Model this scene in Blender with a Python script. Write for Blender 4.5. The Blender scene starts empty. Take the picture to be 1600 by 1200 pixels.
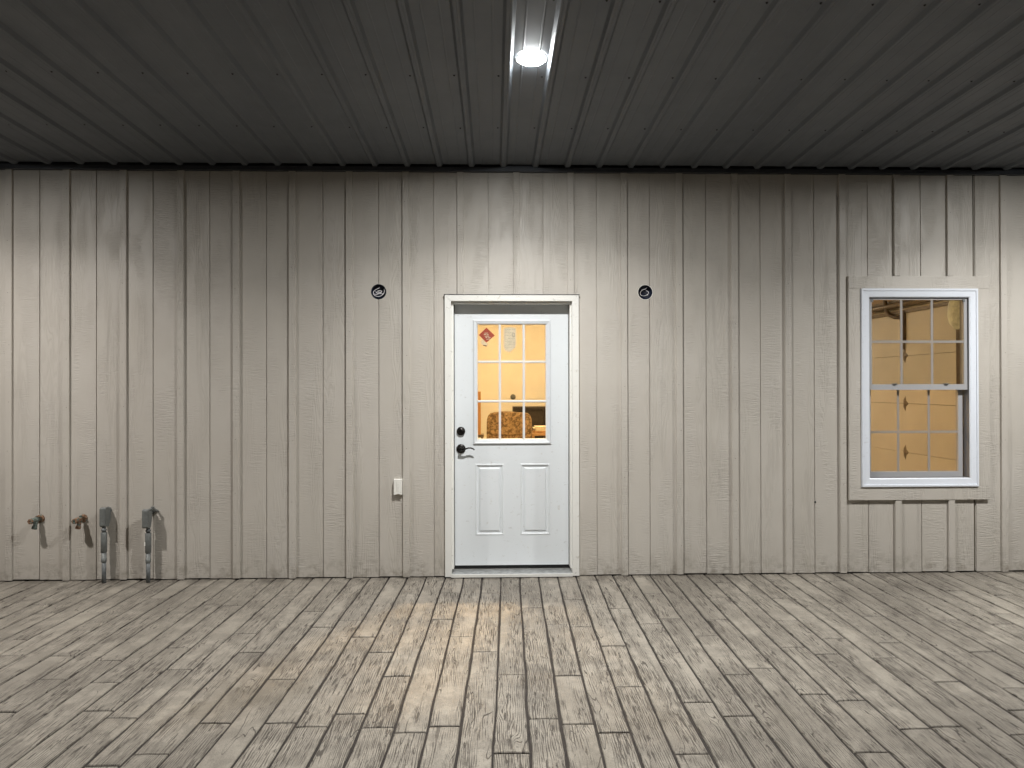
import bpy, math, random
from mathutils import Matrix, Vector, noise
C = bpy.context.scene
random.seed(7)

# ------------------------------------------------------------------ camera
cam = bpy.data.cameras.new('camera'); cam_o = bpy.data.objects.new('camera', cam)
C.collection.objects.link(cam_o); C.camera = cam_o
cam.sensor_width = 36.0; cam.lens = 23.85; cam.clip_start = .05; cam.clip_end = 500
M = Matrix(((0.999647, 0.002762, -0.026414, 0), (-0.026402, -0.004289, -0.999642, -4.998),
            (-0.001674, 0.999987, -0.004214, 1.397), (0, 0, 0, 1)))
cam_o.matrix_world = M
# ------------------------------------------------------------------ night sky
w = bpy.data.worlds.new('World'); C.world = w; w.use_nodes = True
wn = w.node_tree.nodes; wl = w.node_tree.links
sky = wn.new('ShaderNodeTexSky'); sky.sky_type = 'NISHITA'; sky.sun_disc = False
sky.sun_elevation = math.radians(-6); sky.sun_rotation = math.radians(160)
bg = wn['Background']; wl.new(sky.outputs[0], bg.inputs[0]); bg.inputs[1].default_value = .05
C.render.engine = 'CYCLES'
C.view_settings.view_transform = 'Standard'; C.view_settings.look = 'None'
C.view_settings.gamma = 1; C.view_settings.exposure = 0.0; C.view_settings.use_curve_mapping = False
LAMP = 84.0           # watts of each porch downlight
LENS_RAD = 330.0      # radiance of its diffuser seen from the side
INNER = 52.0           # radiance of the warm lights inside

# ------------------------------------------------------------------ mesh helpers
class MB:
    def __init__(s): s.v = []; s.f = []; s.sm = []
    def add(s, vs, fs, smooth=False):
        n = len(s.v); s.v += [tuple(v) for v in vs]
        for f in fs: s.f.append(tuple(i + n for i in f)); s.sm.append(smooth)
        return s
    def box(s, x0, x1, y0, y1, z0, z1):
        return s.add([(x0,y0,z0),(x1,y0,z0),(x1,y1,z0),(x0,y1,z0),(x0,y0,z1),(x1,y0,z1),(x1,y1,z1),(x0,y1,z1)],
              [(0,3,2,1),(4,5,6,7),(0,1,5,4),(1,2,6,5),(2,3,7,6),(3,0,4,7)])
    def bbox(s, x0, x1, y0, y1, z0, z1, b=.002):
        """box whose four front (-Y) edges are eased"""
        A = [(x0,y1,z0),(x1,y1,z0),(x1,y1,z1),(x0,y1,z1)]
        B = [(x0,y0+b,z0),(x1,y0+b,z0),(x1,y0+b,z1),(x0,y0+b,z1)]
        D = [(x0+b,y0,z0+b),(x1-b,y0,z0+b),(x1-b,y0,z1-b),(x0+b,y0,z1-b)]
        f = [(3,2,1,0),(8,9,10,11)]
        for i in range(4):
            j = (i+1) % 4; f += [(i,j,4+j,4+i),(4+i,4+j,8+j,8+i)]
        return s.add(A+B+D, f)
    def extrude(s, pts, y0, y1):
        """pts: (x,z) outline seen from the front, anticlockwise"""
        n = len(pts)
        vs = [(x,y0,z) for x,z in pts] + [(x,y1,z) for x,z in pts]
        fs = [tuple(range(n)), tuple(range(2*n-1, n-1, -1))]
        for i in range(n):
            j = (i+1) % n; fs.append((i, n+i, n+j, j))
        return s.add(vs, fs)
    def lathe(s, c, axis, prof, seg=20, smooth=True, cap=True):
        """prof: (distance along axis, radius)"""
        a = Vector(axis).normalized(); c = Vector(c)
        t = Vector((0,0,1)) if abs(a.z) < .9 else Vector((1,0,0))
        u = a.cross(t).normalized(); v = a.cross(u)
        vs = []; fs = []
        for d, r in prof:
            for k in range(seg):
                q = 2*math.pi*k/seg
                vs.append(c + a*d + u*math.cos(q)*r + v*math.sin(q)*r)
        for i in range(len(prof)-1):
            for k in range(seg):
                l = (k+1) % seg
                fs.append((i*seg+k, i*seg+l, (i+1)*seg+l, (i+1)*seg+k))
        s.add(vs, fs, smooth)
        if cap:
            n = len(s.v) - len(vs)
            s.f.append(tuple(n+k for k in range(seg-1,-1,-1))); s.sm.append(False)
            s.f.append(tuple(n+(len(prof)-1)*seg+k for k in range(seg))); s.sm.append(False)
        return s
    def tube(s, pts, r, seg=8, flat=1.0):
        pts = [Vector(p) for p in pts]; vs = []; fs = []; u = None
        for i, p in enumerate(pts):
            d = (pts[min(i+1, len(pts)-1)] - pts[max(i-1, 0)]).normalized()
            if u is None: u = d.orthogonal().normalized()
            u = (u - d*u.dot(d)).normalized(); v = d.cross(u)
            rr = r[i] if isinstance(r, (list, tuple)) else r
            for k in range(seg):
                q = 2*math.pi*k/seg; vs.append(p + u*math.cos(q)*rr + v*math.sin(q)*rr*flat)
        for i in range(len(pts)-1):
            for k in range(seg):
                l = (k+1) % seg; fs.append((i*seg+k, i*seg+l, (i+1)*seg+l, (i+1)*seg+k))
        fs += [tuple(range(seg-1,-1,-1)), tuple((len(pts)-1)*seg+k for k in range(seg))]
        return s.add(vs, fs, True)
    def plate(s, x0, x1, z0, z1, y0, y1, holes):
        """upright plate between y0 (front) and y1 with rectangular holes (xa,xb,za,zb)"""
        xs = sorted(set([x0,x1]+[h[0] for h in holes]+[h[1] for h in holes]))
        zs = sorted(set([z0,z1]+[h[2] for h in holes]+[h[3] for h in holes]))
        def solid(i, j):
            if i < 0 or j < 0 or i >= len(xs)-1 or j >= len(zs)-1: return False
            cx = (xs[i]+xs[i+1])/2; cz = (zs[j]+zs[j+1])/2
            return not any(h[0]<cx<h[1] and h[2]<cz<h[3] for h in holes)
        for i in range(len(xs)-1):
            for j in range(len(zs)-1):
                if not solid(i,j): continue
                a,b,c,d = xs[i],xs[i+1],zs[j],zs[j+1]
                s.add([(a,y0,c),(b,y0,c),(b,y0,d),(a,y0,d),(a,y1,c),(b,y1,c),(b,y1,d),(a,y1,d)],
                      [(0,1,2,3),(7,6,5,4)] + ([] if solid(i-1,j) else [(0,3,7,4)]) + ([] if solid(i+1,j) else [(1,5,6,2)])
                      + ([] if solid(i,j-1) else [(0,4,5,1)]) + ([] if solid(i,j+1) else [(3,2,6,7)]))
        return s
    def nested(s, x0, x1, z0, z1, loops, cap=True):
        """moulded rectangle: loops of (inset, y)"""
        vs = []; fs = []
        for q, y in loops: vs += [(x0+q,y,z0+q),(x1-q,y,z0+q),(x1-q,y,z1-q),(x0+q,y,z1-q)]
        for i in range(len(loops)-1):
            for k in range(4):
                l = (k+1) % 4; fs.append((i*4+k, i*4+l, (i+1)*4+l, (i+1)*4+k))
        if cap: n = (len(loops)-1)*4; fs.append((n,n+1,n+2,n+3))
        return s.add(vs, fs)
    def mesh(s, name, mat):
        me = bpy.data.meshes.new(name); me.from_pydata(s.v, [], s.f)
        me.polygons.foreach_set('use_smooth', s.sm); me.materials.append(mat); me.update()
        return me
    def build(s, name, mat, parent=None, loc=None):
        me = s.mesh(name, mat)
        o = bpy.data.objects.new(name, me); C.collection.objects.link(o)
        if loc: o.location = loc
        if parent:
            o.parent = parent
            g = parent; base = Vector((0,0,0))
            while g: base += Vector(g.location); g = g.parent
            if not loc: o.location = -base       # geometry given in world coordinates
        return o
def empty(name, loc, label=None, cat=None, group=None, kind=None):
    o = bpy.data.objects.new(name, None); C.collection.objects.link(o); o.location = loc
    o.empty_display_size = .1
    return tag(o, label, cat, group, kind)
def tag(o, label=None, cat=None, group=None, kind=None):
    if label: o['label'] = label
    if cat: o['category'] = cat
    if group: o['group'] = group
    if kind: o['kind'] = kind
    return o

# ------------------------------------------------------------------ material helpers
class NT:
    def __init__(s, name):
        s.m = bpy.data.materials.new(name); s.m.use_nodes = True
        s.t = s.m.node_tree; s.b = s.t.nodes['Principled BSDF']; s.out = s.t.nodes['Material Output']
    def n(s, typ, **kw):
        o = s.t.nodes.new(typ)
        for k, v in kw.items(): setattr(o, k, v)
        return o
    def put(s, sock, v):
        if hasattr(v, 'is_output') or isinstance(v, bpy.types.NodeSocket): s.t.links.new(v, sock)
        else: sock.default_value = v
    def math(s, op, a, b=0.0, c=0.0, clamp=False):
        o = s.n('ShaderNodeMath', operation=op, use_clamp=clamp)
        for i, q in enumerate((a,b,c)): s.put(o.inputs[i], q)
        return o.outputs[0]
    def vmath(s, op, a, b):
        o = s.n('ShaderNodeVectorMath', operation=op); s.put(o.inputs[0], a); s.put(o.inputs[1], b); return o.outputs[0]
    def noise(s, vec, scale, detail=2, rough=.5, dist=0):
        o = s.n('ShaderNodeTexNoise'); s.put(o.inputs['Vector'], vec)
        o.inputs['Scale'].default_value = scale; o.inputs['Detail'].default_value = detail
        o.inputs['Roughness'].default_value = rough; o.inputs['Distortion'].default_value = dist
        return o.outputs['Fac']
    def ramp(s, f, lo, hi, a=0.0, b=1.0, smooth=True):
        o = s.n('ShaderNodeMapRange', interpolation_type='SMOOTHSTEP' if smooth else 'LINEAR')
        for i, q in enumerate((f, lo, hi, a, b)): s.put(o.inputs[i], q)
        return o.outputs[0]
    def mix(s, f, a, b, mode='MIX'):
        o = s.n('ShaderNodeMix', data_type='RGBA', blend_type=mode)
        s.put(o.inputs[0], f)
        s.put(o.inputs[6], a if not isinstance(a, tuple) else (*a, 1)); s.put(o.inputs[7], b if not isinstance(b, tuple) else (*b, 1))
        return o.outputs[2]
    def pos(s): return s.n('ShaderNodeNewGeometry').outputs['Position']
    def island(s): return s.n('ShaderNodeNewGeometry').outputs['Random Per Island']
    def orand(s): return s.n('ShaderNodeObjectInfo').outputs['Random']
    def shifted(s, scale, rnd, k=57.0):
        c = s.n('ShaderNodeCombineXYZ')
        r = s.math('MULTIPLY', rnd, k)
        for i in range(3): s.put(c.inputs[i], r if i != 1 else s.math('MULTIPLY', rnd, k*1.7))
        v = s.vmath('ADD', s.pos(), c.outputs[0])
        return s.vmath('MULTIPLY', v, scale)
    def bump(s, h, strength, dist, normal=None):
        o = s.n('ShaderNodeBump'); s.put(o.inputs['Height'], h)
        o.inputs['Strength'].default_value = strength; o.inputs['Distance'].default_value = dist
        if normal is not None: s.put(o.inputs['Normal'], normal)
        return o.outputs[0]
    def done(s, color=None, rough=None, normal=None, metal=None, spec=None):
        if color is not None: s.put(s.b.inputs['Base Color'], (*color,1) if isinstance(color, tuple) else color)
        if rough is not None: s.put(s.b.inputs['Roughness'], rough)
        if metal is not None: s.put(s.b.inputs['Metallic'], metal)
        if spec is not None: s.put(s.b.inputs['Specular IOR Level'], spec)
        if normal is not None: s.put(s.b.inputs['Normal'], normal)
        return s.m
def simple(name, col, rough=.5, metal=0.0, var=.08, sc=9.0, spec=.5, bump=0.0):
    t = NT(name); p = t.pos(); n = t.noise(p, sc, 4, .6)
    c = t.mix(t.ramp(n, .3, .7), tuple(x*(1-var) for x in col), tuple(min(1, x*(1+var)) for x in col))
    nm = t.bump(t.noise(p, sc*30, 3), bump, .0006) if bump else None
    return t.done(c, t.ramp(n, .2, .8, rough-.06, min(1, rough+.06)), nm, metal, spec)
def emitter(name, col, power):
    t = NT(name); e = t.n('ShaderNodeEmission'); e.inputs[0].default_value = (*col,1); e.inputs[1].default_value = power
    t.t.links.new(e.outputs[0], t.out.inputs[0]); return t.m
def glass(name, tint, refl=1.0):
    t = NT(name); a = t.n('ShaderNodeBsdfTransparent'); a.inputs[0].default_value = (*tint,1)
    g = t.n('ShaderNodeBsdfGlossy'); g.inputs['Roughness'].default_value = .02
    f = t.n('ShaderNodeLayerWeight'); f.inputs[0].default_value = .5
    sch = t.math('MULTIPLY_ADD', t.math('POWER', f.outputs['Facing'], 5.0), .96, .04)
    m = t.n('ShaderNodeMixShader'); t.put(m.inputs[0], t.math('MULTIPLY', sch, refl, clamp=True))
    t.t.links.new(a.outputs[0], m.inputs[1]); t.t.links.new(g.outputs[0], m.inputs[2])
    t.t.links.new(m.outputs[0], t.out.inputs[0]); return t.m

def make_siding():
    t = NT('painted_wood_siding'); r = t.orand()
    v = t.shifted((1,1,1), r)
    # cathedral grain: contour lines of a stretched noise
    g = t.noise(t.vmath('MULTIPLY', v, (11,11,1.1)), 1, 2, .45, .35)
    band = t.math('PINGPONG', t.math('MULTIPLY', g, 17), .5)
    band = t.ramp(band, .05, .32)
    gm = t.ramp(t.noise(t.vmath('MULTIPLY', v, (7,7,.55)), 1, 1), .46, .60)
    grain = t.math('MULTIPLY', band, gm)
    # sawn ripples running across the board
    wob = t.noise(t.vmath('MULTIPLY', v, (16,16,150)), 1, 3, .6, .3)
    rm = t.ramp(t.noise(t.vmath('MULTIPLY', v, (9,9,2.2)), 1, 2), .40, .62)
    rip = t.math('MULTIPLY', t.ramp(wob, .40, .60), rm)
    fine = t.noise(t.vmath('MULTIPLY', v, (260,260,70)), 1, 3, .6)
    h = t.math('ADD', t.math('MULTIPLY', grain, .62), t.math('MULTIPLY', rip, .75))
    h = t.math('ADD', h, t.math('MULTIPLY', fine, .30))
    nm = t.bump(h, .85, .0020)
    big = t.noise(t.pos(), 1.7, 4, .6)
    smudge = t.noise(t.vmath('MULTIPLY', v, (3,3,1.2)), 1, 5, .65)
    c = t.mix(t.ramp(big, .35, .65), (.492,.458,.412), (.530,.498,.452))
    c = t.mix(t.ramp(smudge, .25, .75), c, t.mix(.5, c, (.47,.44,.385)))
    c = t.mix(t.math('MULTIPLY', t.math('SUBTRACT', 1.0, band), t.math('MULTIPLY', gm, .10)), c, (.25,.22,.18))
    # splashed dust along the foot of the wall
    z = t.n('ShaderNodeSeparateXYZ'); t.put(z.inputs[0], t.pos())
    dirt = t.math('MULTIPLY', t.ramp(z.outputs[2], .22, .0), t.ramp(t.noise(t.pos(), 14, 5, .7), .42, .7))
    c = t.mix(t.math('MULTIPLY', dirt, .6), c, (.20,.17,.13))
    return t.done(c, t.ramp(smudge, .3, .7, .42, .52), nm, 0.0, .45)
def make_concrete():
    t = NT('stamped_concrete'); r = t.math('FRACT', t.math('ADD', t.orand(), t.island()))
    v = t.shifted((1,1,1), r)
    style = t.math('SUBTRACT', t.math('FRACT', t.math('MULTIPLY', r, 13.7)), .5)
    # knots: bumps in the field whose contours are the grain
    vo = t.n('ShaderNodeTexVoronoi', feature='F1', distance='EUCLIDEAN')
    t.put(vo.inputs['Vector'], t.vmath('MULTIPLY', v, (7,2.0,.001))); vo.inputs['Scale'].default_value = 1
    kd = vo.outputs['Distance']
    knot = t.math('POWER', t.ramp(kd, .34, 0.0), 1.6)
    # parallel grain ridges that waver along the board and bend round the knots
    sx = t.n('ShaderNodeSeparateXYZ'); t.put(sx.inputs[0], v)
    wav = t.noise(t.vmath('MULTIPLY', v, (7,1.1,1)), 1, 3, .5, .3)
    ph = t.math('ADD', t.math('MULTIPLY', sx.outputs[0], 112), t.math('MULTIPLY', wav, 9.0))
    ph = t.math('ADD', ph, t.math('MULTIPLY', knot, 4.5))
    ln = t.math('PINGPONG', ph, .5)
    wd = t.noise(t.vmath('MULTIPLY', v, (75,7.5,1)), 1, 4, .6)
    line = t.ramp(ln, t.math('MULTIPLY', t.math('SUBTRACT', wd, .40), 1.15), t.math('MULTIPLY', t.math('SUBTRACT', wd, .46), .3))
    lm = t.ramp(t.math('ADD', t.noise(t.vmath('MULTIPLY', v, (9,1.4,1)), 1, 3), t.math('MULTIPLY', style, .07)), .40, .50)
    line = t.math('MULTIPLY', line, t.math('MAXIMUM', lm, t.ramp(knot, .05, .2)))
    s1 = t.noise(t.vmath('MULTIPLY', v, (210,9,1)), 1, 3, .6, .2)
    st = t.ramp(s1, .56, .60)
    sm = t.ramp(t.math('ADD', t.noise(t.vmath('MULTIPLY', v, (12,2.6,1)), 1, 3), t.math('MULTIPLY', style, .07)), .44, .60)
    st = t.math('MULTIPLY', st, sm)
    # a few long open cracks
    f2 = t.math('ADD', t.math('MULTIPLY', t.noise(t.vmath('MULTIPLY', v, (8,.8,1)), 1, 3, .5, .6), 5), t.math('MULTIPLY', knot, .9))
    big_crack = t.math('MULTIPLY', t.ramp(t.math('PINGPONG', f2, .5), .022, .006), t.ramp(t.noise(t.vmath('MULTIPLY', v, (6,1.5,1)), 1, 2), .46, .54))
    crack = t.math('MAXIMUM', t.math('MULTIPLY', line, .95), t.math('MULTIPLY', st, .85), clamp=True)
    crack = t.math('MAXIMUM', crack, big_crack)
    pit = t.ramp(t.noise(v, 190, 4, .7), .55, .66)
    gran = t.noise(v, 430, 3, .7)
    big = t.noise(t.pos(), 1.1, 5, .6)
    mot = t.noise(t.pos(), 10, 6, .70)
    c = t.mix(r, (.315,.286,.240), (.335,.305,.257))
    c = t.mix(t.ramp(mot, .40, .60), t.mix(.44, c, (.11,.098,.083)), c)
    c = t.mix(t.math('MULTIPLY', t.ramp(big, .46, .64), .55), c, (.135,.120,.100))
    c = t.mix(t.math('MULTIPLY', t.ramp(gran, .47, .57), .24), c, (.52,.48,.415))
    c = t.mix(t.math('MULTIPLY', pit, .55), c, (.13,.11,.095))
    wide = t.ramp(s1, .46, .58)
    c = t.mix(t.math('MULTIPLY', t.math('MULTIPLY', wide, sm), .22), c, (.12,.10,.085))
    c = t.mix(t.math('MULTIPLY', crack, .86), c, (.045,.036,.030))
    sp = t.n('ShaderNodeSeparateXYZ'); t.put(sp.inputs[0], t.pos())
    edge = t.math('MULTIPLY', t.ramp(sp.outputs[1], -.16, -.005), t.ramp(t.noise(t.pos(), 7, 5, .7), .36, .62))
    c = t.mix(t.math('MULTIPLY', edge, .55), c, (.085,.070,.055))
    wet = t.ramp(t.noise(t.vmath('ADD', t.pos(), (3.1,1.7,0)), .75, 3, .5, .4), .66, .72)
    c = t.mix(t.math('MULTIPLY', wet, .30), c, (.13,.11,.08))
    h = t.math('SUBTRACT', t.math('MULTIPLY', gran, .2), t.math('MULTIPLY', crack, 1.0))
    h = t.math('SUBTRACT', h, t.math('MULTIPLY', pit, .25))
    h = t.math('ADD', h, t.math('MULTIPLY', s1, .5))
    h = t.math('ADD', h, t.math('MULTIPLY', mot, .5))
    return t.done(c, t.ramp(mot, .3, .7, .5, .72), t.bump(h, 1.0, .0026), 0.0, .35)
def make_white(name, col, dirt=.25, rough=.42, bump=.25, brush=(40,40,2.5)):
    t = NT(name); p = t.pos()
    n = t.noise(p, 22, 6, .7); m = t.ramp(n, .60, .72)
    c = t.mix(t.math('MULTIPLY', m, dirt), col, (.42,.38,.31))
    c = t.mix(t.math('MULTIPLY', t.ramp(t.noise(p, 3, 4), .3, .7), .06), c, (.5,.5,.5))
    sp = t.ramp(t.noise(p, 120, 2), .73, .78)
    c = t.mix(t.math('MULTIPLY', sp, dirt*1.3), c, (.22,.20,.17))
    sc_ = t.noise(t.vmath('MULTIPLY', p, (14,14,30)), 1, 5, .75)
    c = t.mix(t.math('MULTIPLY', t.ramp(sc_, .62, .70), dirt*.9), c, (.30,.28,.25))
    return t.done(c, rough, t.bump(t.noise(t.vmath('MULTIPLY', p, brush), 1, 4, .6), bump, .0012), 0.0, .45)
def make_ceiling():
    t = NT('ribbed_metal_liner'); p = t.pos()
    n = t.noise(t.vmath('MULTIPLY', p, (3,.6,1)), 1, 4)
    c = t.mix(t.ramp(n, .3, .7), (.100,.110,.124), (.118,.129,.143))
    return t.done(c, t.ramp(t.noise(p, 6, 5, .6), .3, .7, .54, .64), t.bump(t.noise(t.vmath('MULTIPLY', p, (1.2,.5,1)), 2.2, 2), .35, .004), 0.0, .55)
def make_galv():
    t = NT('galvanised_steel'); p = t.pos(); n = t.noise(p, 60, 4, .7)
    c = t.mix(t.ramp(n, .3, .7), (.10,.11,.112), (.19,.20,.205))
    return t.done(c, t.ramp(n, .3, .7, .5, .7), t.bump(n, .3, .001), .25, .5)
def make_rust():
    t = NT('corroded_brass'); p = t.pos(); n = t.noise(p, 85, 5, .75)
    c = t.mix(t.ramp(n, .35, .6), (.10,.045,.022), (.30,.19,.12))
    c = t.mix(t.ramp(t.noise(p, 50, 4), .52, .62), c, (.13,.17,.15))
    return t.done(c, .75, t.bump(n, .8, .002), .25, .4)
def make_fabric():
    t = NT('brown_upholstery'); p = t.pos(); n = t.noise(p, 26, 6, .75)
    c = t.mix(t.ramp(n, .40, .60), (.10,.065,.035), (.34,.24,.14))
    return t.done(c, .95, t.bump(t.noise(p, 9, 3), .6, .02), 0.0, .2)
SIDING = make_siding(); CONC = make_concrete(); CEIL = make_ceiling()
TRIMPAINT = SIDING
CASING = make_white('worn_white_casing', (.74,.735,.70), .55, .5, .5)
STEELW = make_white('white_painted_steel', (.715,.75,.775), .34, .40, .10, (3,3,3))
VINYL = make_white('white_vinyl', (.74,.78,.85), .25, .35, .15)
SASH = make_white('grey_sash_vinyl', (.36,.36,.37), .3, .45, .2)
GRILLE = make_white('grey_grille_bars', (.27,.255,.24), .2, .5, .1)
LITEF = make_white('white_lite_frame', (.67,.70,.73), .2, .35, .08)
BRONZE = simple('oil_rubbed_bronze', (.012,.010,.009), .30, .6, .3, 40)
ALU = simple('mill_aluminium', (.52,.53,.53), .42, .7, .15, 30)
RUBBER = simple('black_rubber', (.012,.012,.012), .7)
JTRIM = simple('dark_edge_channel', (.050,.054,.062), .38, .2)
SCREWM = simple('dark_screw_heads', (.02,.02,.02), .5, .5)
BOXGREY = simple('grey_cast_fitting', (.165,.175,.17), .5, .15, .12, 50, bump=.4)
GALV = make_galv(); RUST = make_rust(); FABRIC = make_fabric()
OUTW = make_white('white_cover_plastic', (.80,.79,.74), .35, .4, .1)
BLUEBOX = simple('dark_blue_box_plastic', (.010,.014,.032), .4)
WIREW = simple('white_wire_insulation', (.75,.74,.76), .4)
WIREK = simple('black_wire_insulation', (.02,.02,.022), .4)
SHEATH = simple('dark_cavity_sheathing', (.10,.085,.06), .9)
DRY = simple('painted_drywall', (.80,.76,.68), .8, 0, .04, 3)
DRYC = simple('painted_drywall_ceiling', (.60,.56,.50), .85, 0, .05, 3)
SLABM = simple('garage_slab', (.30,.28,.25), .7, 0, .2, 4)
GDOOR = simple('almond_garage_door_steel', (.50,.47,.42), .5, 0, .05, 3)
HINGE = simple('worn_steel_hardware', (.16,.13,.10), .45, .5, .3, 50)
DARKM = simple('dark_track_steel', (.085,.06,.04), .5, .3, .3, 20)
BLACKCAB = simple('black_cabinet', (.022,.016,.012), .5, 0, .5, 30)
CARD = simple('corrugated_cardboard', (.52,.27,.10), .85, 0, .06, 12)
PAPER = simple('cream_paper', (.75,.68,.52), .8, 0, .08, 60)
BAGM = simple('cloudy_plastic_bag', (.62,.66,.60), .35, 0, .25, 14)
GROOVE = simple('stained_joint_concrete', (.032,.026,.022), .9, 0, .35, 25)
GROUND = simple('dark_lawn', (.05,.06,.03), .95, 0, .4, 8)
ROOFM = simple('roof_deck', (.12,.09,.06), .8)
GLASS_D = glass('door_glass', (.985,.975,.96))
GLASS_U = glass('screened_upper_glass', (.80,.81,.84), 1.6)
GLASS_L = glass('lower_glass', (.86,.85,.86), 1.2)
LENS = emitter('lit_lamp_lens', (.97,1.0,1.0), LENS_RAD)
WARM = emitter('warm_lit_diffuser', (1.0,.69,.32), INNER)

# ================================================================== SETTING
# ground beyond the porch
g = MB().add([(-200,-200,-.16),(200,-200,-.16),(200,-7.02,-.16),(-200,-7.02,-.16)], [(0,1,2,3)]).build('ground', GROUND); tag(g, kind='structure')

# ---- stamped concrete floor: planks set on a stained bed
floor = empty('porch_floor', (0,0,0), kind='structure')
MB().box(-5.6,5.6,-7.0,.04,-.2,-.0065).build('joint_bed', GROOVE, floor)
W = .1375; X0 = .185; SL = .0225
JOINTS = {-26:[-.162],-24:[-.437],-23:[-.534],-22:[-.705],-20:[-.696,-1.38],-19:[-.29],-18:[-.426,-1.398],-17:[-1.684,-2.009],-16:[-1.464],-14:[-.596,-1.303],-13:[-1.585,-2.078],-12:[-.406,-1.099],-11:[-1.378,-2.37],-10:[-.731,-2.134],-9:[-1.012,-1.717],-8:[-.389,-.901],-7:[-1.175,-2.177],-6:[-.395,-1.401],-5:[-1.697,-2.192],-4:[-.379,-.899],-3:[-1.188,-2.191],-2:[-.389,-1.411],-1:[-1.699,-2.404],0:[-.707,-2.14],1:[-1.008,-1.716],2:[-.545,-1.055,-2.261],3:[-.118,-1.349,-1.847],4:[-.734,-2.43],5:[-1.016,-2.01],6:[-.44,-.933,-2.141],7:[-1.22,-1.73],8:[-.957,-1.665],9:[-.547,-1.95,-2.44],10:[-.196,-1.399,-2.016],11:[-.984],12:[-.566,-1.28,-2.256],13:[-.143,-1.557],14:[-1.352,-1.839],15:[-.209,-.931,-2.126],16:[-.18,-1.915],17:[-.487,-1.49],18:[-1.012],19:[-.595],21:[-.442]}
def edge_x(k, y):
    return X0 + W*k + SL*y + .0052*noise.noise((k*7.3, y*2.6, .5)) + .0026*noise.noise((k*3.1, y*11, 4.2))
def edge_g(k, y):   # half width of the joint
    return .0047 + .0028*(noise.noise((k*5.7, y*1.9, 9.1))+.25) + .0007*noise.noise((k*2.7, y*24, 2.0))
def plank_mb(mb, k, ya, yb, ox=0, oy=0):
    """ya > yb"""
    n = max(3, int((ya-yb)/.085)); hz = random.uniform(-.0012,.0012); tx = random.uniform(-.008,.008)
    L = []; Rr = []
    for i in range(n+1):
        y = ya + (yb-ya)*i/n
        if i == 0: y -= .0046
        if i == n: y += .0046
        gl = max(.0012, edge_g(k,y)); gr = max(.0012, edge_g(k+1,y))
        L.append((edge_x(k,y)+gl, y)); Rr.append((edge_x(k+1,y)-gr, y))
    b = .0035; vs = []; fs = []
    def zz(x, y): return hz + tx*(x-(X0+W*(k+.5)))
    for i in range(n+1):
        yo = L[i][1]; yi = yo + (-b if i == 0 else b if i == n else 0)
        xl, xr = L[i][0], Rr[i][0]; xm = (xl+xr)/2
        vs += [(xl-ox, yo-oy, -.013), (xl-ox+.0004, yo-oy, -.0035+hz), (xl+b-ox, yi-oy, zz(xl,yo)-.0004), (xm-ox, yi-oy, zz(xm,yo)+.0003),
               (xr-b-ox, yi-oy, zz(xr,yo)-.0004), (xr-ox-.0004, yo-oy, -.0035+hz), (xr-ox, yo-oy, -.013)]
    for i in range(n):
        for j in range(6):
            a = i*7+j; fs.append((a, a+7, a+8, a+1))
    fs.append(tuple(range(0,7))); fs.append(tuple(n*7+j for j in range(6,-1,-1)))
    # end caps drop: top-row vertices 1..5 sit back from the joint, so the ends are eased
    mb.add(vs, fs)
rest = MB()
for k in range(-42, 39):
    js = list(JOINTS.get(k, []))
    if js: y = js[-1]
    else:
        y = -random.uniform(.2,1.3); js = [y]
        if k < -27 or k > 21: pass
    while y > -6.2:
        y -= random.choice((.5,.72,1.0,1.0,1.25)) * random.uniform(.92,1.08); js.append(y)
    ys = [.03] + [q for q in js if q > -6.8] + [-7.0]
    for a, b in zip(ys[:-1], ys[1:]):
        xm = X0 + W*(k+.5)
        half_a = max(0, (5.0+a)*.79)+.16
        vis = a > -2.75 and (abs(xm-.10) < half_a) and abs(xm) < 4.25
        if vis:
            ox, oy = xm + SL*b, b
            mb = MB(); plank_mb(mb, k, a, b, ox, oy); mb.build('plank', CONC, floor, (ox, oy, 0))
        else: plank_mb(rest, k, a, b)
tag(rest.build('outer_planks', CONC, floor), kind='stuff')

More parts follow.
